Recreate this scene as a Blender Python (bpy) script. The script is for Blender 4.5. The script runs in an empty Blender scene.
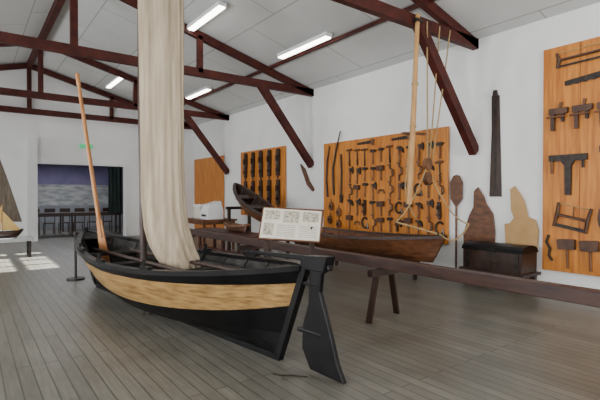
import bpy, math, random
from mathutils import Vector, Matrix
random.seed(4)
H = 1.6
# ------------------------------------------------------------ materials
def new_mat(name):
    m = bpy.data.materials.new(name); m.use_nodes = True
    nt = m.node_tree; b = nt.nodes['Principled BSDF']
    return m, nt, b
def noise_mat(name, c1, c2, scale=(1,1,1), nscale=4.0, rough=0.6, detail=6, bump=0.0, metallic=0.0, lo=0.35, hi=0.65, spec=0.5):
    m, nt, b = new_mat(name)
    tc = nt.nodes.new('ShaderNodeTexCoord'); mp = nt.nodes.new('ShaderNodeMapping')
    mp.inputs['Scale'].default_value = scale
    n = nt.nodes.new('ShaderNodeTexNoise'); n.inputs['Scale'].default_value = nscale; n.inputs['Detail'].default_value = detail
    r = nt.nodes.new('ShaderNodeValToRGB')
    r.color_ramp.elements[0].position = lo; r.color_ramp.elements[1].position = hi
    r.color_ramp.elements[0].color = (*c1, 1); r.color_ramp.elements[1].color = (*c2, 1)
    nt.links.new(tc.outputs['Object'], mp.inputs['Vector']); nt.links.new(mp.outputs['Vector'], n.inputs['Vector'])
    nt.links.new(n.outputs['Fac'], r.inputs['Fac']); nt.links.new(r.outputs['Color'], b.inputs['Base Color'])
    b.inputs['Roughness'].default_value = rough; b.inputs['Metallic'].default_value = metallic
    b.inputs['Specular IOR Level'].default_value = spec
    if bump:
        bp = nt.nodes.new('ShaderNodeBump'); bp.inputs['Strength'].default_value = bump; bp.inputs['Distance'].default_value = 0.02
        nt.links.new(n.outputs['Fac'], bp.inputs['Height']); nt.links.new(bp.outputs['Normal'], b.inputs['Normal'])
    return m
def emis(name, c, s):
    m, nt, b = new_mat(name)
    b.inputs['Base Color'].default_value = (*c, 1); b.inputs['Emission Color'].default_value = (*c, 1)
    b.inputs['Emission Strength'].default_value = s
    return m
def brick_mat(name, c1, c2, cm, bw, rh, ms, rot=0.0, rough=0.6, grain=None, dark=0.5, vecrot=None, spec=.5, stain=0):
    m, nt, b = new_mat(name)
    tc = nt.nodes.new('ShaderNodeTexCoord'); mp = nt.nodes.new('ShaderNodeMapping')
    mp.inputs['Rotation'].default_value = vecrot or (0, 0, rot)
    br = nt.nodes.new('ShaderNodeTexBrick'); br.inputs['Scale'].default_value = 1
    br.inputs['Brick Width'].default_value = bw; br.inputs['Row Height'].default_value = rh
    br.inputs['Mortar Size'].default_value = ms; br.inputs['Mortar Smooth'].default_value = 0.2
    br.inputs['Color1'].default_value = (*c1, 1); br.inputs['Color2'].default_value = (*c2, 1); br.inputs['Mortar'].default_value = (*cm, 1)
    br.offset = 0.37
    n = nt.nodes.new('ShaderNodeTexNoise'); n.inputs['Scale'].default_value = 3; n.inputs['Detail'].default_value = 8
    mp2 = nt.nodes.new('ShaderNodeMapping'); mp2.inputs['Scale'].default_value = grain or (1, 1, 1)
    mx = nt.nodes.new('ShaderNodeMix'); mx.data_type = 'RGBA'; mx.blend_type = 'MULTIPLY'; mx.inputs['Factor'].default_value = dark
    nt.links.new(tc.outputs['Object'], mp.inputs['Vector']); nt.links.new(mp.outputs['Vector'], br.inputs['Vector'])
    nt.links.new(tc.outputs['Object'], mp2.inputs['Vector']); nt.links.new(mp2.outputs['Vector'], n.inputs['Vector'])
    r = nt.nodes.new('ShaderNodeValToRGB'); r.color_ramp.elements[0].position = .3; r.color_ramp.elements[1].position = .7
    r.color_ramp.elements[0].color = (.5, .5, .5, 1)
    nt.links.new(n.outputs['Fac'], r.inputs['Fac'])
    nt.links.new(br.outputs['Color'], mx.inputs[6]); nt.links.new(r.outputs['Color'], mx.inputs[7])
    out = mx.outputs[2]
    if stain:
        n2 = nt.nodes.new('ShaderNodeTexNoise'); n2.inputs['Scale'].default_value = 1.1; n2.inputs['Detail'].default_value = 10; n2.inputs['Roughness'].default_value = .65
        r2 = nt.nodes.new('ShaderNodeValToRGB'); r2.color_ramp.elements[0].position=.35; r2.color_ramp.elements[1].position=.62
        r2.color_ramp.elements[0].color=(.62,.615,.605,1)
        m2 = nt.nodes.new('ShaderNodeMix'); m2.data_type='RGBA'; m2.blend_type='MULTIPLY'; m2.inputs['Factor'].default_value=stain
        nt.links.new(tc.outputs['Object'],n2.inputs['Vector']); nt.links.new(n2.outputs['Fac'],r2.inputs['Fac'])
        nt.links.new(out,m2.inputs[6]); nt.links.new(r2.outputs['Color'],m2.inputs[7]); out=m2.outputs[2]
        rr=nt.nodes.new('ShaderNodeMapRange'); rr.inputs['To Min'].default_value=rough-.1; rr.inputs['To Max'].default_value=rough+.15
        nt.links.new(n2.outputs['Fac'],rr.inputs['Value']); nt.links.new(rr.outputs['Result'],b.inputs['Roughness'])
    else: b.inputs['Roughness'].default_value = rough
    nt.links.new(out, b.inputs['Base Color'])
    b.inputs['Specular IOR Level'].default_value = spec
    return m
M = {}
M['wall'] = noise_mat('white_plaster', (.82,.83,.83), (.87,.875,.875), nscale=1.5, rough=.9)
M['ceil'] = brick_mat('ceiling_panels', (.63,.64,.63), (.67,.68,.67), (.38,.39,.38), 2.5, 1.25, .014, rot=math.pi/2, rough=.9, dark=.10)
M['floor'] = brick_mat('floor_boards', (.165,.158,.132), (.215,.205,.172), (.075,.072,.06), 2.4, .115, .006, rot=math.pi/2, rough=.34, grain=(14,.8,1), dark=.5, stain=.75)
M['truss'] = noise_mat('oxblood_timber', (.042,.007,.005), (.080,.015,.010), nscale=5, rough=.6, spec=.3)
M['black'] = noise_mat('tar_black_paint', (.0015,.0015,.002), (.005,.0045,.005), nscale=6, rough=.36, bump=.12, spec=.22)
M['inner'] = noise_mat('boat_inside_paint', (.012,.012,.012), (.045,.042,.038), scale=(3,1,3), nscale=5, rough=.7, spec=.3)
M['band'] = noise_mat('varnished_plank', (.20,.105,.033), (.42,.26,.095), scale=(3,.45,9), nscale=4.0, rough=.38, detail=10, lo=.32, hi=.62)
M['sail'] = noise_mat('sail_cloth', (.30,.235,.16), (.51,.425,.31), scale=(8,8,.5), nscale=2.2, rough=.9, bump=.3, lo=.3, hi=.7)
M['board'] = noise_mat('pine_board', (.44,.135,.014), (.66,.25,.035), scale=(1,7,.6), nscale=2.5, rough=.5, detail=8)
M['pine'] = noise_mat('pale_pine', (.42,.22,.07), (.56,.32,.12), scale=(4,4,1), nscale=4, rough=.5)
M['oar'] = noise_mat('oar_wood', (.44,.17,.05), (.58,.27,.09), scale=(4,4,1), nscale=4, rough=.45)
M['dkwood'] = noise_mat('dark_wood', (.02,.009,.006), (.045,.019,.011), scale=(3,3,1), nscale=4, rough=.45)
M['timber'] = noise_mat('dark_red_timber', (.028,.011,.008), (.06,.024,.016), scale=(4,.6,4), nscale=4, rough=.5)
M['brown'] = noise_mat('brown_wood', (.075,.026,.01), (.16,.06,.022), scale=(2,2,5), nscale=3, rough=.45)
M['redwood'] = noise_mat('red_brown_wood', (.05,.013,.009), (.09,.027,.017), nscale=4, rough=.5)
M['iron'] = noise_mat('old_iron', (.012,.009,.008), (.045,.032,.025), nscale=14, rough=.5, metallic=.3)
M['steel'] = noise_mat('worn_steel', (.10,.09,.08), (.2,.18,.16), nscale=10, rough=.4, metallic=.6)
M['handle'] = noise_mat('handle_wood', (.09,.032,.011), (.20,.08,.028), nscale=6, rough=.5)
M['toolwood'] = noise_mat('aged_beech', (.04,.016,.008), (.10,.042,.02), nscale=7, rough=.5)
M['tan'] = noise_mat('tan_board', (.42,.24,.09), (.52,.32,.14), nscale=3, rough=.7)
M['rope'] = noise_mat('hemp_rope', (.32,.21,.09), (.45,.32,.15), nscale=40, rough=.9)
M['white'] = noise_mat('white_plastic', (.78,.79,.80), (.82,.83,.84), nscale=3, rough=.4)
M['paper'] = noise_mat('printed_card', (.66,.62,.52), (.74,.70,.60), nscale=8, rough=.5)
M['photo'] = noise_mat('printed_picture', (.22,.20,.15), (.62,.57,.46), nscale=30, rough=.5)
M['ink'] = noise_mat('printed_text', (.25,.24,.22), (.45,.43,.39), nscale=60, rough=.6)
M['tube'] = emis('fluorescent_tube', (1,.96,.88), 12)
M['exit'] = emis('exit_green', (.05,.5,.2), .6)
M['violet'] = noise_mat('violet_paint', (.16,.145,.26), (.20,.18,.31), nscale=2, rough=.9)
M['mural'] = noise_mat('grey_panorama', (.22,.24,.24), (.44,.45,.44), scale=(.7,1,2.2), nscale=3.2, rough=.8)
M['annexwall'] = noise_mat('grey_dado', (.20,.21,.23), (.26,.27,.29), nscale=2, rough=.9)
M['curtain'] = noise_mat('dark_curtain', (.01,.02,.02), (.03,.05,.045), scale=(8,8,.5), nscale=4, rough=.9)
M['rust'] = noise_mat('tanned_sail', (.10,.08,.06), (.19,.15,.115), scale=(6,6,.6), nscale=3, rough=.9)
M['yellow'] = noise_mat('ochre_sail', (.56,.36,.11), (.66,.46,.17), nscale=4, rough=.8)
M['glass'] = noise_mat('case_glass', (.35,.37,.38), (.4,.42,.43), nscale=2, rough=.1)
# ------------------------------------------------------------ builder
class B:
    def __init__(s): s.v=[]; s.f=[]; s.mi=[]; s.mats=[]
    def m(s, k):
        if k not in s.mats: s.mats.append(k)
        return s.mats.index(k)
    def add(s, vs, fs, k):
        o=len(s.v); s.v += [tuple(v) for v in vs]; i=s.m(k)
        for f in fs: s.f.append([o+a for a in f]); s.mi.append(i)
    def box(s, lo, hi, k):
        x0,y0,z0=lo; x1,y1,z1=hi
        s.add([(x0,y0,z0),(x1,y0,z0),(x1,y1,z0),(x0,y1,z0),(x0,y0,z1),(x1,y0,z1),(x1,y1,z1),(x0,y1,z1)],
              [(0,3,2,1),(4,5,6,7),(0,1,5,4),(1,2,6,5),(2,3,7,6),(3,0,4,7)], k)
    def beam(s, p, q, w, h, k, up=(0,0,1), w2=None, h2=None):
        p=Vector(p); q=Vector(q); d=(q-p).normalized(); u=Vector(up)
        if abs(d.dot(u))>.98: u=Vector((0,1,0))
        sd=d.cross(u).normalized(); u=sd.cross(d)
        w2=w if w2 is None else w2; h2=h if h2 is None else h2
        vs=[]
        for c,a,b in ((p,w,h),(q,w2,h2)):
            for i,j in ((-1,-1),(1,-1),(1,1),(-1,1)): vs.append(c+sd*i*a/2+u*j*b/2)
        s.add(vs, [(0,1,2,3),(7,6,5,4),(0,4,5,1),(1,5,6,2),(2,6,7,3),(3,7,4,0)], k)
    def poly(s, pts, ext, k):
        n=len(pts); e=Vector(ext); a=[Vector(p) for p in pts]
        s.add(a+[p+e for p in a], [list(range(n))[::-1], list(range(n,2*n))]+[(i,(i+1)%n,n+(i+1)%n,n+i) for i in range(n)], k)
    def tube(s, pts, r, k, n=8, closed=False):
        P=[Vector(p) for p in pts]; m=len(P)
        rs = r if isinstance(r,(list,tuple)) else [r]*m
        vs=[]; prev=None
        for i in range(m):
            if closed: d=P[(i+1)%m]-P[i-1]
            else: d=P[min(i+1,m-1)]-P[max(i-1,0)]
            d.normalize()
            if prev is None:
                a=Vector((0,0,1)) if abs(d.z)<.9 else Vector((1,0,0))
                a=(a-d*a.dot(d)).normalized()
            else: a=(prev-d*prev.dot(d)).normalized()
            prev=a; b=d.cross(a)
            for j in range(n):
                t=2*math.pi*j/n; vs.append(P[i]+(a*math.cos(t)+b*math.sin(t))*rs[i])
        fs=[]
        for i in range(m if closed else m-1):
            i2=(i+1)%m
            for j in range(n):
                j2=(j+1)%n; fs.append((i*n+j, i*n+j2, i2*n+j2, i2*n+j))
        if not closed: fs += [list(range(n))[::-1], [(m-1)*n+j for j in range(n)]]
        s.add(vs, fs, k)
    def done(s, name, parent=None, smooth=False, bevel=0):
        me=bpy.data.meshes.new(name); me.from_pydata(s.v,[],s.f); me.update()
        for k in s.mats: me.materials.append(M[k])
        me.polygons.foreach_set('material_index', s.mi)
        import bmesh
        bm=bmesh.new(); bm.from_mesh(me); bmesh.ops.recalc_face_normals(bm, faces=bm.faces); bm.to_mesh(me); bm.free()
        o=bpy.data.objects.new(name, me); bpy.context.collection.objects.link(o)
        if smooth:
            me.polygons.foreach_set('use_smooth',[True]*len(me.polygons))
            try: me.set_sharp_from_angle(angle=math.radians(35))
            except Exception: pass
        if bevel:
            bv=o.modifiers.new('bevel','BEVEL'); bv.width=bevel; bv.segments=2; bv.limit_method='ANGLE'
        if parent: o.parent=parent
        return o
# ------------------------------------------------------------ room
XR, XL, YF, YB = 7.76, -4.36, 17.8, -4.0
XM = 1.7; ZT = 4.56; SL = .262; ZP = ZT + SL*(XR-XM)
b=B(); b.box((XL-.2,YB-.2,-.12),(XR+.2,24.2,0),'floor'); b.done('floor')
b=B(); b.box((XR,YB-.2,0),(XR+.2,YF+.2,ZT+.1),'wall'); b.done('wall_right')
b=B()
wy0,wy1,wz0,wz1=10.9,14.3,3.2,4.32
b.box((XL-.2,YB-.2,0),(XL,YF+.2,wz0),'wall'); b.box((XL-.2,YB-.2,wz1),(XL,YF+.2,ZT+.1),'wall')
b.box((XL-.2,YB-.2,wz0),(XL,wy0,wz1),'wall'); b.box((XL-.2,wy1,wz0),(XL,YF+.2,wz1),'wall')
b.done('wall_left')
b=B()
for i in range(5):
    y=wy0+(wy1-wy0)*i/4; b.box((XL-.12,y-.06,wz0),(XL-.06,y+.06,wz1),'wall')
for z in (wz0,(wz0+wz1)/2,wz1): b.box((XL-.12,wy0,z-.06),(XL-.06,wy1,z+.06),'wall')
b.done('window_1')
b=B(); b.poly([(XL-.2,YB,0),(XR+.2,YB,0),(XR+.2,YB,ZT),(XM,YB,ZP),(XL-.2,YB,ZT)],(0,-.2,0),'wall'); b.done('wall_back')
dx0,dx1,dz=1.92,4.88,2.7
b=B()
b.poly([(XL,YF,0),(dx0,YF,0),(dx0,YF,dz),(dx1,YF,dz),(dx1,YF,0),(XR,YF,0),(XR,YF,ZT),(XM,YF,ZP),(XL,YF,ZT)],(0,.25,0),'wall'); b.done('wall_far')
b=B()
b.poly([(XR+.25,YB-.2,ZT-SL*.25),(XM,YB-.2,ZP),(XL-.25,YB-.2,ZT-SL*.25),(XL-.25,YB-.2,ZT+.1),(XM,YB-.2,ZP+.15),(XR+.25,YB-.2,ZT+.1)],(0,YF-YB+.5,0),'ceil'); b.done('ceiling')
b=B()
b.box((dx0-.3,YF-.22,0),(dx0,YF-.005,3.55),'white'); b.box((dx1,YF-.05,0),(dx1+.1,YF-.005,dz+.1),'white'); b.box((dx0,YF-.05,dz),(dx1,YF-.005,dz+.1),'white')
b.done('trim_1')
b=B(); b.box((XR-.03,YB,0),(XR-.002,YF-.01,.12),'white'); b.done('baseboard_right')
b=B(); b.box((dx1+.12,YF-.03,0),(XR-.05,YF-.002,.12),'white'); b.box((XL,YF-.03,0),(dx0-.32,YF-.002,.12),'white'); b.done('baseboard_far')
b=B(); b.box((-1,23.8,0),(9,24,1.1),'annexwall'); b.box((-1,23.8,1.1),(9,24,2.1),'mural'); b.box((-1,23.8,2.1),(9,24,3.2),'violet'); b.done('wall_annex_far')
b=B(); b.box((-1.2,YF+.26,0),(-1,24,3.2),'violet'); b.done('wall_annex_left')
b=B(); b.box((9,YF+.26,0),(9.2,24,3.2),'violet'); b.done('wall_annex_right')
b=B(); b.box((-1.2,YF+.26,3.2),(9.2,24,3.35),'violet'); b.done('ceiling_annex')
def table(name,x0,x1,y0,y1,z,k='dkwood',leg=.06):
    b=B(); b.box((x0,y0,z-.05),(x1,y1,z),k); b.box((x0+.05,y0+.05,z-.14),(x1-.05,y1-.05,z-.05),k)
    n=max(2,int((x1-x0)/1.6)+1)
    for i in range(n):
        x=x0+.06+(x1-x0-.12-leg)*i/(n-1)
        for y in (y0+.05,y1-.05-leg): b.box((x,y,0),(x+leg,y+leg,z-.1),k)
    return b.done(name)
table('long_table',1.6,5.2,19.3,20.1,.9)
table('long_table',3.2,6.4,21.4,22.2,.85)
b=B()
for j in range(6):
    x=1.9+j*.55
    b.box((x,20.3,0),(x+.03,20.33,1.05),'dkwood'); b.box((x+.35,20.3,0),(x+.38,20.33,1.05),'dkwood'); b.box((x,20.3,.85),(x+.38,20.34,1.05),'dkwood')
    b.box((x,20.3,.43),(x+.38,20.7,.47),'dkwood'); b.box((x,20.67,0),(x+.03,20.7,.45),'dkwood'); b.box((x+.35,20.67,0),(x+.38,20.7,.45),'dkwood')
b.done('row_of_chairs')
b=B(); n=24; a=[]
for i in range(n+1):
    x=4.45+.9*i/n; a.append((x,18.5+.05*math.sin(i*1.6),.95))
vs=[]
for z in (.9,2.75):
    for p in a: vs.append((p[0],p[1],z))
for z in (.9,2.75):
    for p in a: vs.append((p[0],p[1]+.02,z))
fs=[]; m1=n+1
for i in range(n): fs+= [(i,i+1,m1+i+1,m1+i),(2*m1+i,2*m1+i+1,3*m1+i+1,3*m1+i)]
b.add(vs,fs,'curtain'); b.tube([(4.4,18.5,2.78),(5.45,18.5,2.78)],.02,'iron'); b.done('curtain',smooth=True)
b=B(); b.box((3.28,YF-.06,3.32),(3.72,YF-.002,3.48),'exit'); b.box((3.26,YF-.05,3.30),(3.74,YF-.002,3.32),'white'); b.box((3.26,YF-.05,3.48),(3.74,YF-.002,3.50),'white'); b.done('exit_sign')
# ------------------------------------------------------------ roof trusses
for Yt in (-.3, 4.71, 9.7, 14.7, 17.65):
    b=B(); k='truss'; W=.12
    zt=ZT-.09
    b.beam((XL,Yt,zt),(XR,Yt,zt),W,.19,k)
    b.beam((XM,Yt,ZP-.12),(XR,Yt,ZT-.11),W,.17,k); b.beam((XM,Yt,ZP-.12),(XL,Yt,ZT-.11),W,.17,k)
    b.beam((XM,Yt,zt),(XM,Yt,ZP-.1),.13,.13,k)
    for x in (4.37,2*XM-4.37): b.beam((x,Yt,zt),(x,Yt,ZT+SL*(XR-4.37)-.12),.12,.12,k)
    for sgn in (1,-1):
        if Yt<17:
            b.beam((XM+sgn*(XR-XM)-sgn*.03,Yt,2.42),(XM+sgn*4.35,Yt,ZT-.12),.14,.19,k)
    b.done('roof_truss')
b=B(); b.beam((1.7,YB+.01,ZP-.12),(1.7,YF-.01,ZP-.12),.14,.18,'truss'); b.done('ridge_beam')
for x in (6.15,-2.75):
    zc=ZT+SL*(XR-max(x,2*XM-x))-.05
    b=B(); b.beam((x+.12,YB+.01,zc-.03),(x+.12,YF-.01,zc-.03),.06,.07,'truss'); b.done('purlin')
def light(x,y0,y1):
    zc=ZT+SL*(XR-max(x,2*XM-x))
    b=B(); b.box((x-.09,y0,zc-.13),(x+.09,y1,zc-.05),'white'); b.box((x-.07,y0+.03,zc-.155),(x+.07,y1-.03,zc-.13),'tube')
    b.box((x-.02,y0+.3,zc-.06),(x+.02,y0+.34,zc-.012),'white'); b.box((x-.02,y1-.34,zc-.06),(x+.02,y1-.3,zc-.012),'white')
    b.done('fluorescent_light')
for x,y0,y1 in ((6.0,6.95,8.75),(4.1,8.0,9.6),(6.0,12.65,14.3),(4.0,14.9,16.6),(6.0,1.8,3.4),(4.1,1.8,3.4),(-1,8,9.6),(-1,2,3.6)): light(x,y0,y1)
# ------------------------------------------------------------ hulls
def hull(b, org, axis, L, HB, sheer, keelz, ks, rake0=.35, rake1=.6, T=None, band=None, rail='black', inner='inner', e0=.42, NS=36, ribs=10, thw=(.25,.5,.75), thk='inner', full=2.6, bowf=1.0):
    ax=Vector((axis[0],axis[1],0)).normalized(); lat=Vector((ax.y,-ax.x,0))
    O=Vector(org)
    def shp(s):
        v=max(0,(1-abs(2*s-1)**full))**.85
        if s>.5: v*= 1-(1-bowf)*(2*s-1)
        return v
    def P(s,f,side,off=0.0):
        a=rake0*(1-f)+(L-rake0*(1-f)-rake1*(1-f)**1.6)*s
        zk=keelz(s); z=zk+(sheer(s)-zk)*f
        q=abs(2*s-1)
        hb=HB*shp(s)*(max(f,0)**(e0+.55*q*q))
        return O+ax*a+lat*side*max(hb+off+.02,0.0)+Vector((0,0,z))
    nst=len(ks)
    if band is None: band=lambda k,s:k/nst
    for side in (-1,1):
        for k in range(nst):
            vs=[]; fs=[]
            for i in range(NS+1):
                s=i/NS
                vs.append(P(s,band(k,s),side,.016 if k else 0)); vs.append(P(s,band(k+1,s)+.015*(k<nst-1),side,0))
                vs.append(P(s,band(k,s),side,-.01 if k else 0))
            for i in range(NS):
                a=i*3; c=a+3; fs.append((a,c,c+1,a+1)); fs.append((a,a+2,c+2,c))
            b.add(vs,fs,ks[k])
        vs=[];fs=[]; m=8
        for i in range(NS+1):
            for j in range(m+1): vs.append(P(i/NS,j/m*.99+.01,side,-.045))
        for i in range(NS):
            for j in range(m):
                a=i*(m+1)+j; fs.append((a,a+1,a+m+2,a+m+1))
        b.add(vs,fs,inner)
        vs=[];fs=[]
        for i in range(NS+1):
            s=i/NS; o=P(s,1,side,.03); n=P(s,1,side,-.06)
            vs+= [o+Vector((0,0,-.03)),o+Vector((0,0,.02)),n+Vector((0,0,.02)),n+Vector((0,0,-.03))]
        for i in range(NS):
            for j in range(4):
                a=i*4+j; c=i*4+(j+1)%4; fs.append((a,c,c+4,a+4))
        fs+= [(0,1,2,3),(NS*4,NS*4+1,NS*4+2,NS*4+3)]
        b.add(vs,fs,rail)
    for r in range(1,ribs):
        s=r/ribs
        pts=[P(s,f,-1,-.06) for f in (.97,.8,.6,.4,.25,.12,.03)]+[P(s,f,1,-.06) for f in (.03,.12,.25,.4,.6,.8,.97)]
        b.tube(pts,.022,thk,n=6)
    for s in thw:
        f=.78; p=P(s,f,-1,-.05); q=P(s,f,1,-.05); b.beam(p,q,.24,.035,thk)
    for o in (-.16,0,.16):
        p=O+ax*(L*.2+rake0)+lat*o*HB*1.3; q=O+ax*(L*.75)+lat*o*HB*1.3
        zz=keelz(.5)+.16; b.beam(p+Vector((0,0,zz)),q+Vector((0,0,zz)),.15*HB,.02,thk)
    return P, ax, lat
stern=Vector((2.45,3.2,0)); bow=Vector((1.72,8.75,0))
L=(bow-stern).length
sheer=lambda s:.75+.19*((2*s-1)**2 if s<.5 else 1.0*(2*s-1)**2)
keelz=lambda s:.04
def band(k,s):
    q=abs(2*s-1)**2
    tab=[0,.14,.27,.38+.20*q,.63+.08*q,.86-.03*q,1]
    return tab[k]
b=B()
P,ax,lat=hull(b,(2.45,3.2,.0),(bow-stern),L,.77,sheer,keelz,['black','black','black','band','band','black'],rake0=.36,rake1=.55,band=band,thw=(.2,.4,.62,.8),bowf=.72)
def post(s,ext,f1=1.0,th=.07):
    fr=[i/8*f1 for i in range(9)]
    A=[]; C=[]
    for f in fr:
        a=P(s,f,-1,-.02); c=P(s,f,1,-.02); p=(a+c)/2; A.append(p); C.append(p+ax*ext)
    up=Vector((0,0,.07)); A.append(A[-1]+up); C.append(C[-1]+up)
    b.poly([p-lat*th/2 for p in A]+[p-lat*th/2 for p in C[::-1]], lat*th,'black')
post(0,-.07); post(1,.09)
kp=[stern+ax*.3,stern+ax*(L-.55)]
b.beam(kp[0]+Vector((0,0,.03)),kp[1]+Vector((0,0,.03)),.07,.06,'black')
for s0,s1 in ((0.0,.1),(.9,1.0)):
    pts=[P(s0,1,-1,-.02),P((s0+s1)/2,1,-1,-.02),P(s1,1,-1,-.02),P(s1,1,1,-.02),P((s0+s1)/2,1,1,-.02),P(s0,1,1,-.02)]
    b.poly([p-Vector((0,0,.03)) for p in pts],(0,0,.025),'inner')
for s in (.3,.5,.7):
    for sd in (-1,1):
        p=P(s,1,sd,-.015); b.beam(p-ax*.1+Vector((0,0,.035)),p+ax*.1+Vector((0,0,.035)),.05,.04,'black'); b.beam(p+ax*.05,p+ax*.05+Vector((0,0,.12)),.03,.03,'black')
for o,s0,s1,k in ((.28,.12,.75,'dkwood'),(.36,.15,.7,'inner'),(-.2,.3,.85,'dkwood')):
    p=stern+ax*(L*s0)+lat*o+Vector((0,0,.70)); q=stern+ax*(L*s1)+lat*o*.8+Vector((0,0,.70)); b.tube([p,q],.028,k,n=8)
boat=b.done('fishing_boat',smooth=True)
b=B()
h=Vector((2.47,3.10,0)); rd=Vector((.06,-.5,0)).normalized()
def R(a,z): return h+rd*a+Vector((0,0,z))
prof=[(-.06,1.02),(.20,1.05),(.23,.95),(.14,.90),(.12,.74),(.19,.55),(.26,.35),(.32,.16),(.40,.012),(-.0,.03),(-.10,.2),(-.09,.42),(-.02,.62),(.0,.9)]
n=rd.cross(Vector((0,0,1)))
b.poly([R(a,z)-n*.025 for a,z in prof], n*.05,'black')
for z in (.36,.8):
    b.beam(R(-.16,z),R(.14 if z<.5 else .1,z),.06,.035,'black')
b.poly([R(a,z)-n*.06 for a,z in ((-.04,.93),(.2,.93),(.24,1.07),(-.06,1.05))], n*.12,'black')
b.beam(R(.1,1.03),R(-1.0,1.0),.05,.05,'black',w2=.03,h2=.03)
b.done('rudder',parent=boat,bevel=.008)
cr=Vector((.7983,-.6023,0)); cf=Vector((.6023,.7983,0)); mc=Vector((2.1,5.9,0))
b=B(); p=mc-cr*.285+cf*.03
b.tube([p+cr*.03+Vector((0,0,.1)),p+Vector((0,0,3)),p+Vector((0,0,5.55))],[.045,.045,.04],'dkwood',n=14); b.done('mast',parent=boat,smooth=True)
b=B(); NZ=60; NA=96; vs=[]
def lerp(x,t):
    for i in range(len(t)-1):
        if x<=t[i+1][0]:
            u=(x-t[i][0])/(t[i+1][0]-t[i][0]); u=min(max(u,0),1); return t[i][1]+(t[i+1][1]-t[i][1])*u
    return t[-1][1]
for i in range(NZ+1):
    z=.5+ (5.4-.5)*i/NZ
    w=lerp(z,[(.5,.20),(.7,.28),(.95,.305),(1.3,.295),(2.2,.285),(4,.30),(5.4,.31)])
    dd=lerp(z,[(.5,.15),(1,.14),(2,.10),(5.4,.09)])
    c=lerp(z,[(.5,.31),(.7,.225),(.9,.13),(1.15,.055),(1.5,.02),(2.2,.01),(5.4,0)])
    for j in range(NA):
        t=2*math.pi*j/NA
        ca,sa=math.cos(t),math.sin(t)
        x=w*math.copysign(abs(ca)**.75,ca); y=dd*math.copysign(abs(sa)**.8,sa)
        fold=.008*math.sin(t*9+z*.5)+.006*math.sin(t*17+z*1.3)+.02*math.sin(t*3+.3*z)*max(0,1.6-z)
        p=mc+cr*(c+x*(1+fold/.3))+cf*(y*(1+fold/.1)+.0)+Vector((0,0,z))
        vs.append(p)
fs=[]
for i in range(NZ):
    for j in range(NA):
        j2=(j+1)%NA; fs.append((i*NA+j,i*NA+j2,(i+1)*NA+j2,(i+1)*NA+j))
fs+=[list(range(NA))[::-1],[NZ*NA+j for j in range(NA)]]
b.add(vs,fs,'sail')
for z,xs in ((2.16,(-.19,-.1,0,.09,.18)),(1.62,(-.2,-.12,-.03,.06,.15,.22)),):
    for x in xs:
        q=mc+cr*x-cf*.128
        b.tube([q+Vector((0,0,.11))-cf*.004,q-cf*.014,q+Vector((0,0,-.09))-cf*.004],.007,'dkwood',n=5)
b.done('furled_sail',parent=boat,smooth=True)
b=B(); p0=Vector((1.86,7.9,.35)); p1=Vector((1.50,8.3,3.67))
d=(p1-p0)
b.tube([p0+d*.16,p0+d*.3,p0+d*.9,p1-d*.06,p1-d*.055,p1],[.035,.036,.03,.026,.036,.034],'oar',n=12)
b.beam(p0+d*.01,p0+d*.25,.15,.025,'oar',up=(.6,.8,0),w2=.09,h2=.035)
b.done('oar',parent=boat,smooth=True)
b=B(); b.tube([(1.62,9.2,0.02),(1.62,9.2,.85)],.022,'iron'); b.tube([(1.62,9.2,0),(1.62,9.2,.03)],.16,'iron',n=20); b.tube([(1.62,9.2,.85),(1.62,9.2,.9)],.04,'iron',n=12); b.done('barrier_post',smooth=True)
b=B(); b.tube([(2.16,3.26,.008),(2.2,3.18,.008),(2.28,3.12,.008),(2.36,3.02,.008)],.007,'iron',n=6); b.done('loose_cord')
# ------------------------------------------------------------ long keel beam on trestles
b=B(); b.box((4.23,.75,.65),(4.38,11.0,.78),'timber'); b.done('keel_timber',bevel=.008)
for Y in (1.0,3.9,7.3,10.4):
    b=B(); b.box((4.05,Y-.04,.56),(4.56,Y+.04,.645),'dkwood')
    b.beam((4.17,Y,.58),(3.98,Y-.05,0.0),.07,.045,'dkwood'); b.beam((4.45,Y,.58),(4.62,Y+.05,0.0),.07,.045,'dkwood'); b.done('trestle')
b=B(); c=Vector((3.38,4.72,0))
u=cr*.41+cf*0; bk=cf*.2
A=c-u+Vector((0,0,1.02)); Bp=c+u+Vector((0,0,.97)); C=c+u+cr*.07+bk+Vector((0,0,1.40)); D=c-u+cr*.05+bk+Vector((0,0,1.44))
nn=(Bp-A).cross(D-A).normalized()
b.poly([A,Bp,C,D],nn*-.02,'brown')
def lp(a,bb): return A+(Bp-A)*a+(D-A)*bb+nn*.001
b.poly([lp(.02,.04),lp(.98,.04),lp(.98,.96),lp(.02,.96)],nn*.006,'paper')
for (x0,y0,x1,y1,k) in ((.06,.62,.3,.9,'photo'),(.36,.55,.62,.9,'photo'),(.68,.6,.94,.9,'photo'),(.06,.14,.22,.5,'photo')):
    b.poly([lp(x0,y0)+nn*.007,lp(x1,y0)+nn*.007,lp(x1,y1)+nn*.007,lp(x0,y1)+nn*.007],nn*.002,k)
for i in range(7):
    y=.12+i*.055
    for x0,x1 in ((.28,.58),(.64,.93)):
        b.poly([lp(x0,y)+nn*.007,lp(x1,y)+nn*.007,lp(x1,y+.016)+nn*.007,lp(x0,y+.016)+nn*.007],nn*.002,'ink')
for s in (-.3,.3):
    q=c+cr*s+cf*.1; b.beam((q.x,q.y,0),(q.x,q.y,1.17),.05,.05,'dkwood')
    b.beam((q.x-cf.x*.18,q.y-cf.y*.18,.02),(q.x+cf.x*.22,q.y+cf.y*.22,.02),.05,.04,'dkwood')
b.done('information_panel')
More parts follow.
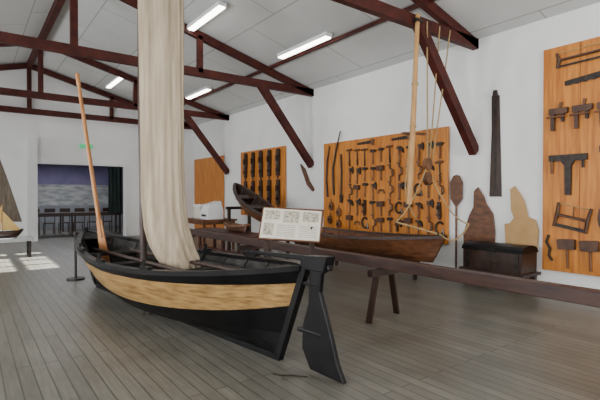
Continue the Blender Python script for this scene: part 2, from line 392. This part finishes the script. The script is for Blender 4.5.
# ------------------------------------------------------------ background boats, benches
b=B()
hull(b,(6.45,4.45,.40),(-.08,1,0),4.1,.52,lambda s:.40+.10*(2*s-1)**2,lambda s:.0+.03*(2*s-1)**2,['brown']*5,rake0=.25,rake1=.25,rail='dkwood',inner='brown',thk='brown',NS=28,full=2.2)
b.done('rowing_boat',smooth=True)
for Y in (5.3,7.5):
    b=B(); b.box((5.95,Y-.05,.32),(6.8,Y+.05,.395),'dkwood')
    for x in (6.05,6.68): b.box((x,Y-.03,0),(x+.06,Y+.03,.32),'dkwood')
    b.done('sawhorse')
b=B()
hull(b,(0,0,0),(0,1,0),2.6,.36,lambda s:.34+.10*(2*s-1)**2,lambda s:.0+.05*(2*s-1)**2,['brown']*4,rake0=.15,rake1=.2,rail='dkwood',inner='dkwood',thk='dkwood',NS=24,full=2.2)
o=b.done('small_punt',smooth=True); o.location=(6.1,8.9,.55); o.rotation_euler=(math.radians(22),0,0)
b=B(); b.box((5.75,9.0,.0),(5.82,9.08,.5),'dkwood'); b.box((6.4,9.0,0),(6.47,9.08,.5),'dkwood'); b.box((5.7,9.0,.46),(6.5,9.08,.53),'dkwood')
b.box((5.75,10.9,.0),(5.82,10.98,1.25),'dkwood'); b.box((6.4,10.9,0),(6.47,10.98,1.25),'dkwood'); b.box((5.7,10.9,1.2),(6.5,10.98,1.28),'dkwood'); b.done('boat_rack')
table('work_table',5.2,6.3,11.4,12.8,.9,'brown')
b=B(); b.box((5.45,11.6,.9),(5.95,12.1,1.15),'white'); b.poly([(5.45,11.6,1.15),(5.95,11.6,1.15),(5.9,11.65,1.42),(5.55,11.65,1.32)],(0,.45,0),'white'); b.box((5.44,11.7,.98),(5.45,12.0,1.04),'iron'); b.done('printer')
b=B(); b.box((5.5,12.2,.9),(5.9,12.65,1.25),'paper'); b.box((5.48,12.18,1.25),(5.92,12.67,1.32),'white'); b.done('archive_box')
b=B(); b.box((4.9,8.2,.62),(5.5,11.2,.70),'redwood')
for x in (4.95,5.38):
    for y in (8.3,9.7,11.05): b.box((x,y,0),(x+.07,y+.07,.62),'redwood')
b.box((4.97,8.3,.2),(5.0,11.1,.26),'redwood'); b.done('wooden_bench')
# wooden chair by the work table
b=B(); cx,cy=4.55,12.2
for dx in (0,.38):
    for dy in (0,.38): b.box((cx+dx,cy+dy,0),(cx+dx+.04,cy+dy+.04,1.0 if dy else .45),'brown')
b.box((cx-.01,cy-.01,.45),(cx+.43,cy+.43,.49),'brown'); b.box((cx,cy+.385,.85),(cx+.42,cy+.415,1.0),'brown'); b.box((cx,cy+.385,.65),(cx+.42,cy+.41,.72),'brown'); b.done('wooden_chair')
# model hulls & blocks on bench
b=B(); hull(b,(5.2,8.9,.70),(0,1,0),1.1,.14,lambda s:.16+.05*(2*s-1)**2,lambda s:.0,['toolwood']*3,rake0=.08,rake1=.12,rail='handle',inner='brown',NS=16,ribs=2,thw=(.4,)); b.done('model_hull')
# ------------------------------------------------------------ tool boards
def tb(y0,y1,z0,z1):
    b=B(); n=max(1,round((y1-y0)/.6))
    for i in range(n):
        a=y0+(y1-y0)*i/n; c=y0+(y1-y0)*(i+1)/n
        b.box((XR-.05,a+.003,z0),(XR-.032,c-.003,z1),'board')
    b.box((XR-.032,y0+.05,z0+.2),(XR-.001,y1-.05,z0+.26),'board'); b.box((XR-.032,y0+.05,z1-.26),(XR-.001,y1-.05,z1-.2),'board')
    b.done('tool_board')
tb(10.95,13.7,.9,3.1); tb(5.26,9.15,.6,2.98); tb(1.2,3.45,.35,4.02); tb(15.0,17.7,.13,3.1)
XT=XR-.055
class T(B):
    def __init__(s,y,z,sc=1,rot=0): super().__init__(); s.y0=y; s.z0=z; s.sc=sc; s.c=math.cos(rot); s.s=math.sin(rot)
    def w(s,h,v,o=0): h,v=h*s.sc,v*s.sc; return Vector((XT-o, s.y0-(h*s.c-v*s.s), s.z0+h*s.s+v*s.c))
    def pl(s,pts,t,k,o=0): s.poly([s.w(h,v,o) for h,v in pts],(-t,0,0),k)
    def tb(s,pts,r,k,o=.028,n=6):
        r=[x*1.3 for x in r] if isinstance(r,(list,tuple)) else r*1.3
        s.tube([s.w(h,v,o) for h,v in pts],r,k,n=n)
def hammer(y,z,sc=1,rot=0):
    t=T(y,z,sc,rot); t.tb([(0,-.22),(.004,0),(0,.2)],[.016,.011,.013],'handle'); t.pl([(-.10,.13),(-.09,.22),(.05,.22),(.13,.19),(.05,.13)],.045,'iron'); t.done('hammer')
def axe(y,z,sc=1,rot=0):
    t=T(y,z,sc,rot); t.tb([(0,-.26),(.012,-.1),(0,.2)],[.018,.013,.015],'handle'); t.pl([(-.04,.11),(-.04,.22),(.05,.21),(.13,.26),(.16,.17),(.14,.03),(.05,.12)],.03,'iron',.006); t.done('axe')
def adze(y,z,sc=1,rot=0):
    t=T(y,z,sc,rot); t.tb([(0,-.26),(.03,-.1),(0,.17)],.014,'handle'); t.pl([(-.07,.14),(-.07,.2),(.05,.21),(.13,.15),(.16,.02),(.10,.06),(.06,.13)],.05,'iron'); t.done('adze')
def auger(y,z,sc=1,rot=0):
    t=T(y,z,sc,rot); t.tb([(-.12,.24),(0,.245),(.12,.24)],[.018,.024,.018],'handle',.034); t.tb([(0,.24),(0,-.05)],.011,'iron')
    pts=[(.018*math.sin(i*1.3),-.05-.018*i) for i in range(12)]; t.tb(pts,.014,'iron'); t.done('auger')
def brace(y,z,sc=1,rot=0):
    t=T(y,z,sc,rot); t.tb([(0,.24),(0,.14),(.09,.10),(.09,-.06),(0,-.10),(0,-.25)],[.014,.014,.016,.018,.014,.010],'toolwood',.03); t.tb([(0,.22),(0,.26)],.032,'handle',.052,n=10); t.tb([(.09,.07),(.09,-.03)],.022,'handle',.034,n=8); t.done('brace_drill')
def mallet(y,z,sc=1,rot=0):
    t=T(y,z,sc,rot); t.tb([(0,-.22),(0,.1)],.015,'handle'); t.pl([(-.11,.06),(-.12,.2),(-.09,.21),(.09,.21),(.12,.2),(.11,.06)],.08,'toolwood'); t.done('caulking_mallet')
def plane(y,z,sc=1,rot=0):
    t=T(y,z,sc,rot); t.pl([(-.055,-.3),(.055,-.3),(.065,.1),(.055,.28),(.03,.3),(-.03,.3),(-.055,.28),(-.065,.1)],.06,'dkwood'); t.pl([(-.02,.02),(.02,.02),(.03,.15),(-.03,.15)],.12,'dkwood'); t.pl([(-.025,-.05),(.025,-.05),(.02,.03),(-.02,.03)],.1,'steel'); t.tb([(0,-.2),(.0,-.14)],.03,'dkwood',.09)
    t.tb([(0,-.3),(0,-.37)],[.022,.016],'dkwood',.035); t.done('wood_plane')
def saw(y,z,sc=1,rot=0):
    t=T(y,z,sc,rot); pts=[(-.3,.03)]+[(-.3+.05*i,-.03-.0 - (.012 if i%2 else 0)) for i in range(13)]+[(.3,.06)]
    t.pl(pts,.006,'iron',.01); t.pl([(.28,-.06),(.28,.08),(.36,.1),(.42,.05),(.38,-.02),(.42,-.08),(.36,-.1)],.03,'handle'); t.done('hand_saw')
def framesaw(y,z,w,h,rot=0,name='frame_saw'):
    t=T(y,z,1,rot); t.tb([(-w,-h),(-w*.94,0),(-w,h)],[.018,.024,.016],'toolwood',.036); t.tb([(w,-h),(w*.94,0),(w,h)],[.018,.024,.016],'toolwood',.036); t.tb([(-w,0),(w,0)],.017,'toolwood',.036); t.tb([(-w,h*.92),(0,h*.88),(w,h*.92)],.006,'rope',.036); t.tb([(0,h*.88),(.02,-.02)],.008,'handle',.04)
    t.pl([(-w,-h*.7),(-w,-h*.98),(w,-h*.98),(w,-h*.7)],.005,'iron',.03); t.done(name)
def clamp(y,z,sc=1,rot=0):
    t=T(y,z,sc,rot); arc=[(.0+.13*math.cos(a),.02+.17*math.sin(a)) for a in [math.radians(x) for x in range(40,321,28)]]
    t.tb(arc,.018,'iron',.028); t.tb([(.13,-.16),(.10,.0)],.014,'steel',.028); t.tb([(.06,-.17),(.17,-.15)],.01,'iron',.028); t.done('clamp')
def spoke(y,z,sc=1,rot=0):
    t=T(y,z,sc,rot); t.tb([(-.13,-.08),(-.10,.02),(.10,.02),(.13,-.08)],[.018,.012,.012,.018],'handle'); t.pl([(-.09,-.01),(.09,-.01),(.08,.05),(-.08,.05)],.03,'iron',.004); t.done('drawknife')
def pulley(y,z,sc=1):
    t=T(y,z,sc,0); t.pl([(.07*math.cos(a*math.pi/8),.1*math.sin(a*math.pi/8)) for a in range(16)],.06,'handle'); t.pl([(.035*math.cos(a*math.pi/6),.035*math.sin(a*math.pi/6)) for a in range(12)],.07,'iron'); t.tb([(0,.1),(0,.17)],.009,'iron'); t.done('pulley_block')
def plough(y,z,sc=1,rot=0):
    t=T(y,z,sc,rot)
    t.pl([(-.13,.16),(.15,.16),(.15,.08),(.09,.06),(-.13,.06)],.07,'toolwood'); t.pl([(-.11,.06),(-.05,.06),(-.045,-.2),(-.10,-.2)],.06,'toolwood'); t.pl([(.05,.06),(.09,.06),(.09,-.06),(.05,-.06)],.05,'iron')
    t.tb([(-.16,.02),(.12,.02)],.013,'handle',.07); t.pl([(.0,.16),(.04,.16),(.06,.25),(.02,.26)],.04,'handle'); t.done('plough_plane')
for i in range(5):
    y=13.3-i*.5
    plane(y,2.62,1.38+.08*random.random(),random.uniform(-.04,.04))
    plane(y,1.70,1.3,random.uniform(-.05,.05))
def chisel_row(ys,z,sc):
    b=B()
    for y in ys:
        t=T(y,z,sc); t.tb([(0,.0),(0,.05),(0,.14)],[.014,.02,.016],'handle',.034); t.pl([(-.014,0),(.014,0),(.02,-.16),(-.02,-.16)],.012,'iron',.02)
        for k,fk in enumerate(t.f): b.add([t.v[a] for a in fk],[list(range(len(fk)))],t.mats[t.mi[k]])
    b.done('chisel_set')
chisel_row([13.3-i*.3 for i in range(8)],1.08,.8)
t=T(8.95,2.3); t.tb([(0,-.75),(-.05,-.3),(-.02,.2),(.08,.6)],[.02,.018,.016,.012],'iron'); t.done('boat_hook')
t=T(8.7,2.3); t.tb([(0,-.7),(-.03,.0),(.10,.5),(.26,.95)],[.022,.02,.018,.012],'iron',.032); t.done('scythe_blade')
t=T(8.42,2.2); t.tb([(0,-.6),(.02,.0),(.0,.45)],.018,'iron'); t.pl([(-.06,-.6),(.06,-.6),(.04,-.8),(-.04,-.8)],.03,'iron'); t.done('peat_spade')
rows=[(2.52,[auger,auger,auger,hammer,hammer,auger,adze,adze,axe,axe,hammer]),(2.10,[axe,axe,hammer,hammer,mallet,brace,brace,adze,brace,adze,auger]),(1.70,[brace,mallet,hammer,axe,spoke,brace,axe,mallet,clamp,hammer,brace]),(1.30,[adze,axe,plane,hammer,mallet,brace,clamp,mallet,adze,axe,plane]),(.92,[mallet,spoke,clamp,brace,mallet,hammer,plough,mallet,adze,brace,clamp])]
for r,(z,ks) in enumerate(rows):
    n=len(ks)
    for i,kf in enumerate(ks):
        y=8.1-(8.1-5.45)*i/(n-1)
        sc=(.80 if kf is not plane else .6)+random.uniform(-.05,.03)
        if kf in (spoke,clamp,plough): sc*=.92
        kf(y+random.uniform(-.01,.01),z+random.uniform(-.02,.02),sc,random.uniform(-.06,.06))
for y,z in ((8.8,1.3),(8.5,1.15),(8.85,.95),(8.5,.85)): pulley(y,z,1.1)
saw(6.5,2.86,.8,0); saw(7.6,2.86,.8,0)
framesaw(2.6,3.80,.62,.12,.03,'pit_frame_saw'); saw(2.75,3.42,1.2,.06)
for i,y in enumerate((3.2,2.85,2.5,2.15,1.8)): plough(y,2.85,1.0,random.uniform(-.04,.04))
t=T(3.05,1.95); t.pl([(-.28,.30),(.28,.30),(.28,.2),(.1,.2),(.06,.12),(.05,-.35),(-.03,-.35),(-.04,.12),(-.1,.2),(-.28,.2)],.06,'iron'); t.tb([(-.24,.25),(-.24,0)],.016,'handle'); t.tb([(.22,.25),(.22,.08)],.016,'iron'); t.done('iron_cramp')
t=T(2.4,2.15); t.pl([(-.2,.2),(.2,.2),(.2,.1),(.05,.08),(.03,-.25),(-.03,-.25),(-.05,.08),(-.2,.1)],.06,'toolwood'); t.tb([(-.15,-.15),(.15,-.15)],.014,'handle',.03); t.done('sash_cramp')
framesaw(2.98,1.24,.24,.2,-.2,'bow_saw')
t=T(2.35,1.25); arc=[(.25*math.cos(a),.3*math.sin(a)) for a in [math.radians(x) for x in range(60,301,20)]]
t.tb(arc,.022,'toolwood',.034); t.tb([arc[0],arc[-1]],.01,'steel',.034); t.tb([arc[-1],(.14,-.34)],.02,'handle',.034); t.done('coping_saw')
t=T(3.33,.72); t.tb([(0,.22),(-.04,.1),(.02,.0),(.0,-.12),(.06,-.2)],.016,'iron'); t.done('iron_hook')
for y in (3.05,2.72): mallet(y,.66,1.1,.05)
chisel_row((2.45,2.3,2.15,2.0),.68,1.2)
clamp(1.75,2.1,1.3,0); brace(1.75,1.4,1.2,0)
XT=XR-.012
t=T(4.3,2.5); t.pl([(-.075,.92),(.075,.92),(.085,.5),(.125,-.93),(-.11,-.93),(-.07,.3)],.012,'dkwood'); t.pl([(-.05,.9),(.05,.9),(.03,1.02),(-.03,1.02)],.04,'dkwood'); t.pl([(-.02,.85),(.02,.85),(.02,-.8),(-.02,-.8)],.018,'iron'); t.done('pit_saw')
XT=XR-.035
t=T(4.62,.95); t.pl([(-.26,-.945),(-.30,-.1),(-.18,.25),(-.09,.42),(-.08,.72),(.0,.80),(.12,.62),(.17,.48),(.30,.3),(.34,0),(.33,-.945)],.03,'brown'); t.done('hull_template')
t=T(3.80,1.2); t.pl([(-.28,-.45),(-.3,-.12),(-.2,-.1),(-.13,0),(-.18,.12),(-.2,.5),(-.12,.56),(-.02,.42),(.05,.3),(.12,.02),(.24,-.03),(.29,-.2),(.22,-1.195),(-.2,-1.195)],.025,'tan'); t.done('pine_template')
def paddle(y,zb,zt,k,w=.075,lean=0):
    t=T(y,0); zz=zt-.62
    t.pl([(-.02+lean,zz),(-w+lean*1.3,zz+.15),(-w*1.05+lean*1.5,zt-.15),(-w*.5+lean*1.6,zt-.02),(lean*1.6,zt),(w*.5+lean*1.6,zt-.02),(w*1.05+lean*1.5,zt-.15),(w+lean*1.3,zz+.15),(.02+lean,zz)],.025,k,.01)
    t.tb([(0,zb),(lean,zz+.05)],.016,k,.022); t.done('paddle')
paddle(5.08,.005,2.0,'brown',.13)
XT=XR-.012
t=T(9.9,1.95); t.pl([(-.3,.55),(-.1,.4),(.1,.05),(.32,-.18),(.28,-.25),(.02,-.05),(-.17,.3)],.06,'brown'); t.done('curved_knee_timber')
b=B()
for x in (7.12,7.56):
    for y in (3.5,4.47): b.box((x,y,0.0),(x+.08,y+.08,.3),'dkwood')
b.box((7.06,3.45,.26),(7.68,4.6,.31),'dkwood'); b.done('low_stand')
b=B(); b.box((7.12,3.5,.31),(7.63,4.55,.64),'dkwood')
arc=[(7.10,.64)]+[(7.37-.27*math.cos(a),.66+.11*math.sin(a)) for a in [math.pi*i/8 for i in range(1,8)]]+[(7.65,.64)]
b.poly([(x,3.48,z) for x,z in arc],(0,1.09,0),'black'); b.box((7.11,3.95,.52),(7.12,4.09,.68),'iron'); b.box((7.105,3.55,.31),(7.12,3.61,.64),'iron'); b.box((7.105,4.43,.31),(7.12,4.49,.64),'iron'); b.tube([(7.09,3.92,.47),(7.07,4.02,.43),(7.09,4.12,.47)],.01,'iron'); b.done('tool_chest')
# hanging spar and ropes from truss
b=B(); b.tube([(5.80,4.70,1.45),(5.83,4.66,2.6),(5.88,4.60,4.55)],[.05,.047,.036],'pine',n=12)
for z in (2.0,2.7,3.4): b.tube([(5.81+(z-1.45)*.025,4.7-(z-1.45)*.032,z),(5.81+(z-1.45)*.025,4.7-(z-1.45)*.032,z+.04)],.055,'rope',n=12)
b.box((5.80,4.56,4.42),(5.96,4.649,4.47),'iron'); b.done('hanging_spar',smooth=True)
b=B()
def rope(p,q,sag=0,r=.012,n=12):
    p=Vector(p);q=Vector(q); b.tube([p+(q-p)*(i/n)-Vector((0,0,sag*4*(i/n)*(1-i/n))) for i in range(n+1)],r,'rope',n=6)
rope((6.15,4.62,4.5),(6.55,4.9,2.15)); rope((6.5,4.62,4.5),(6.6,4.9,2.15)); rope((6.8,4.62,4.5),(6.62,4.9,2.0),.1); rope((6.55,4.9,2.15),(5.7,4.9,1.15),.15); rope((6.62,4.9,2.0),(6.9,4.3,1.1),.2)
rope((5.7,4.9,1.15),(6.0,4.3,.98),.0,.014); rope((6.0,4.25,.98),(6.9,4.3,1.1),.18,.014)
for z in (2.15,1.9): b.poly([(6.55+.08*math.cos(a*math.pi/6),4.86,z+.11*math.sin(a*math.pi/6)) for a in range(12)],(0,.09,0),'handle')
rope((6.2,4.8,4.5),(6.0,4.95,1.7)); rope((6.0,4.95,1.7),(6.3,4.95,1.2),.1)
b.beam((5.75,4.8,2.62),(6.35,4.8,2.66),.05,.04,'handle')
b.done('rigging_ropes',smooth=True)
# ------------------------------------------------------------ left display
b=B(); b.box((.0,13.2,.42),(1.35,13.9,.5),'glass')
for x in (.05,1.25):
    for y in (13.25,13.8): b.box((x,y,0),(x+.05,y+.05,.42),'iron')
b.done('display_table')
b=B()
hull(b,(0.2,13.55,.505),(1,0,0),.95,.13,lambda s:.13+.07*(2*s-1)**2,lambda s:.0,['dkwood']*3,rake0=.08,rake1=.15,rail='dkwood',inner='brown',NS=16,ribs=2,thw=(.4,))
b.tube([(.70,13.55,.55),(.69,13.55,1.35)],.012,'pine'); b.poly([(.71,13.55,.70),(1.10,13.5,.68),(.70,13.55,1.2)],(0,.008,0),'yellow'); b.poly([(.67,13.55,.72),(.30,13.6,.70),(.37,13.6,1.1),(.68,13.55,1.3)],(0,.008,0),'yellow')
b.done('model_sailboat')
b=B(); vs=[];fs=[]
b.tube([(.2,14.6,0),(.2,14.6,3.9)],.035,'dkwood',n=10)
nz=14
for i in range(nz+1):
    z=.85+2.85*i/nz; w=.95*(1-i/nz)**.8+.06
    for j in range(9): vs.append((.2+w*j/8,14.6+.05*math.sin(j*1.3+i*.2),z))
for i in range(nz):
    for j in range(8): a=i*9+j; fs.append((a,a+1,a+10,a+9))
b.add(vs,fs,'rust'); b.tube([(.2,14.6,.0),(.2,14.6,.06)],.25,'iron',n=16); b.done('tanned_sail_on_mast',smooth=True)
# ------------------------------------------------------------ lights
def area(name,loc,rot,sx,sy,e,c=(1,1,1)):
    l=bpy.data.lights.new(name,'AREA'); l.shape='RECTANGLE'; l.size=sx; l.size_y=sy; l.energy=e; l.color=c
    o=bpy.data.objects.new(name,l); o.location=loc; o.rotation_euler=rot; bpy.context.collection.objects.link(o); return o
for i,y in enumerate((-1.5,2.0,5.5,9.0)):
    b=B(); x=XL
    for yy in (y-.95,y-.03,y+.9): b.box((x+.001,yy,1.0),(x+.05,yy+.06,3.2),'white')
    for z in (1.0,2.1,3.15): b.box((x+.001,y-.95,z),(x+.05,y+.96,z+.05),'white')
    b.done('window_%d'%(i+2))
    area('window_light_%d'%(i+2),(XL+.08,y,2.1),(0,math.radians(-90),0),2.0,1.7,(210,235,240,240)[i],(.98,.99,1))
area('window_light_back',(4.5,YB+.1,2.4),(math.radians(90),0,0),4,2.0,340,(1,.99,.96))  # added fill light behind the camera; the back wall has no window
area('annex_lamp',(3.5,21,3.1),(0,0,0),3,2,120,(.95,.95,1))  # added area light to brighten the annex, no fixture behind it
area('window_light_end',(XL+.08,15.7,2.2),(0,math.radians(-90),0),1.8,1.8,120,(.98,.99,1))  # plain area light against the left wall, no window modelled here
s=bpy.data.lights.new('sun','SUN'); s.energy=45; s.angle=math.radians(.5); s.color=(1,.98,.93)
so=bpy.data.objects.new('sun',s); so.rotation_euler=(0,math.radians(-55),0); bpy.context.collection.objects.link(so)
w=bpy.data.worlds.new('world'); bpy.context.scene.world=w; w.use_nodes=True
nt=w.node_tree; sky=nt.nodes.new('ShaderNodeTexSky'); sky.sky_type='HOSEK_WILKIE'; sky.turbidity=4
bg=nt.nodes['Background']; bg.inputs['Strength'].default_value=1.0; nt.links.new(sky.outputs['Color'],bg.inputs['Color'])
# ------------------------------------------------------------ camera
cam=bpy.data.cameras.new('camera'); cam.lens=26.4; cam.sensor_width=36; cam.clip_end=100
co=bpy.data.objects.new('camera',cam); co.location=(0,0,H); co.rotation_euler=(math.radians(89.35),0,math.radians(-37.04))
bpy.context.collection.objects.link(co); bpy.context.scene.camera=co
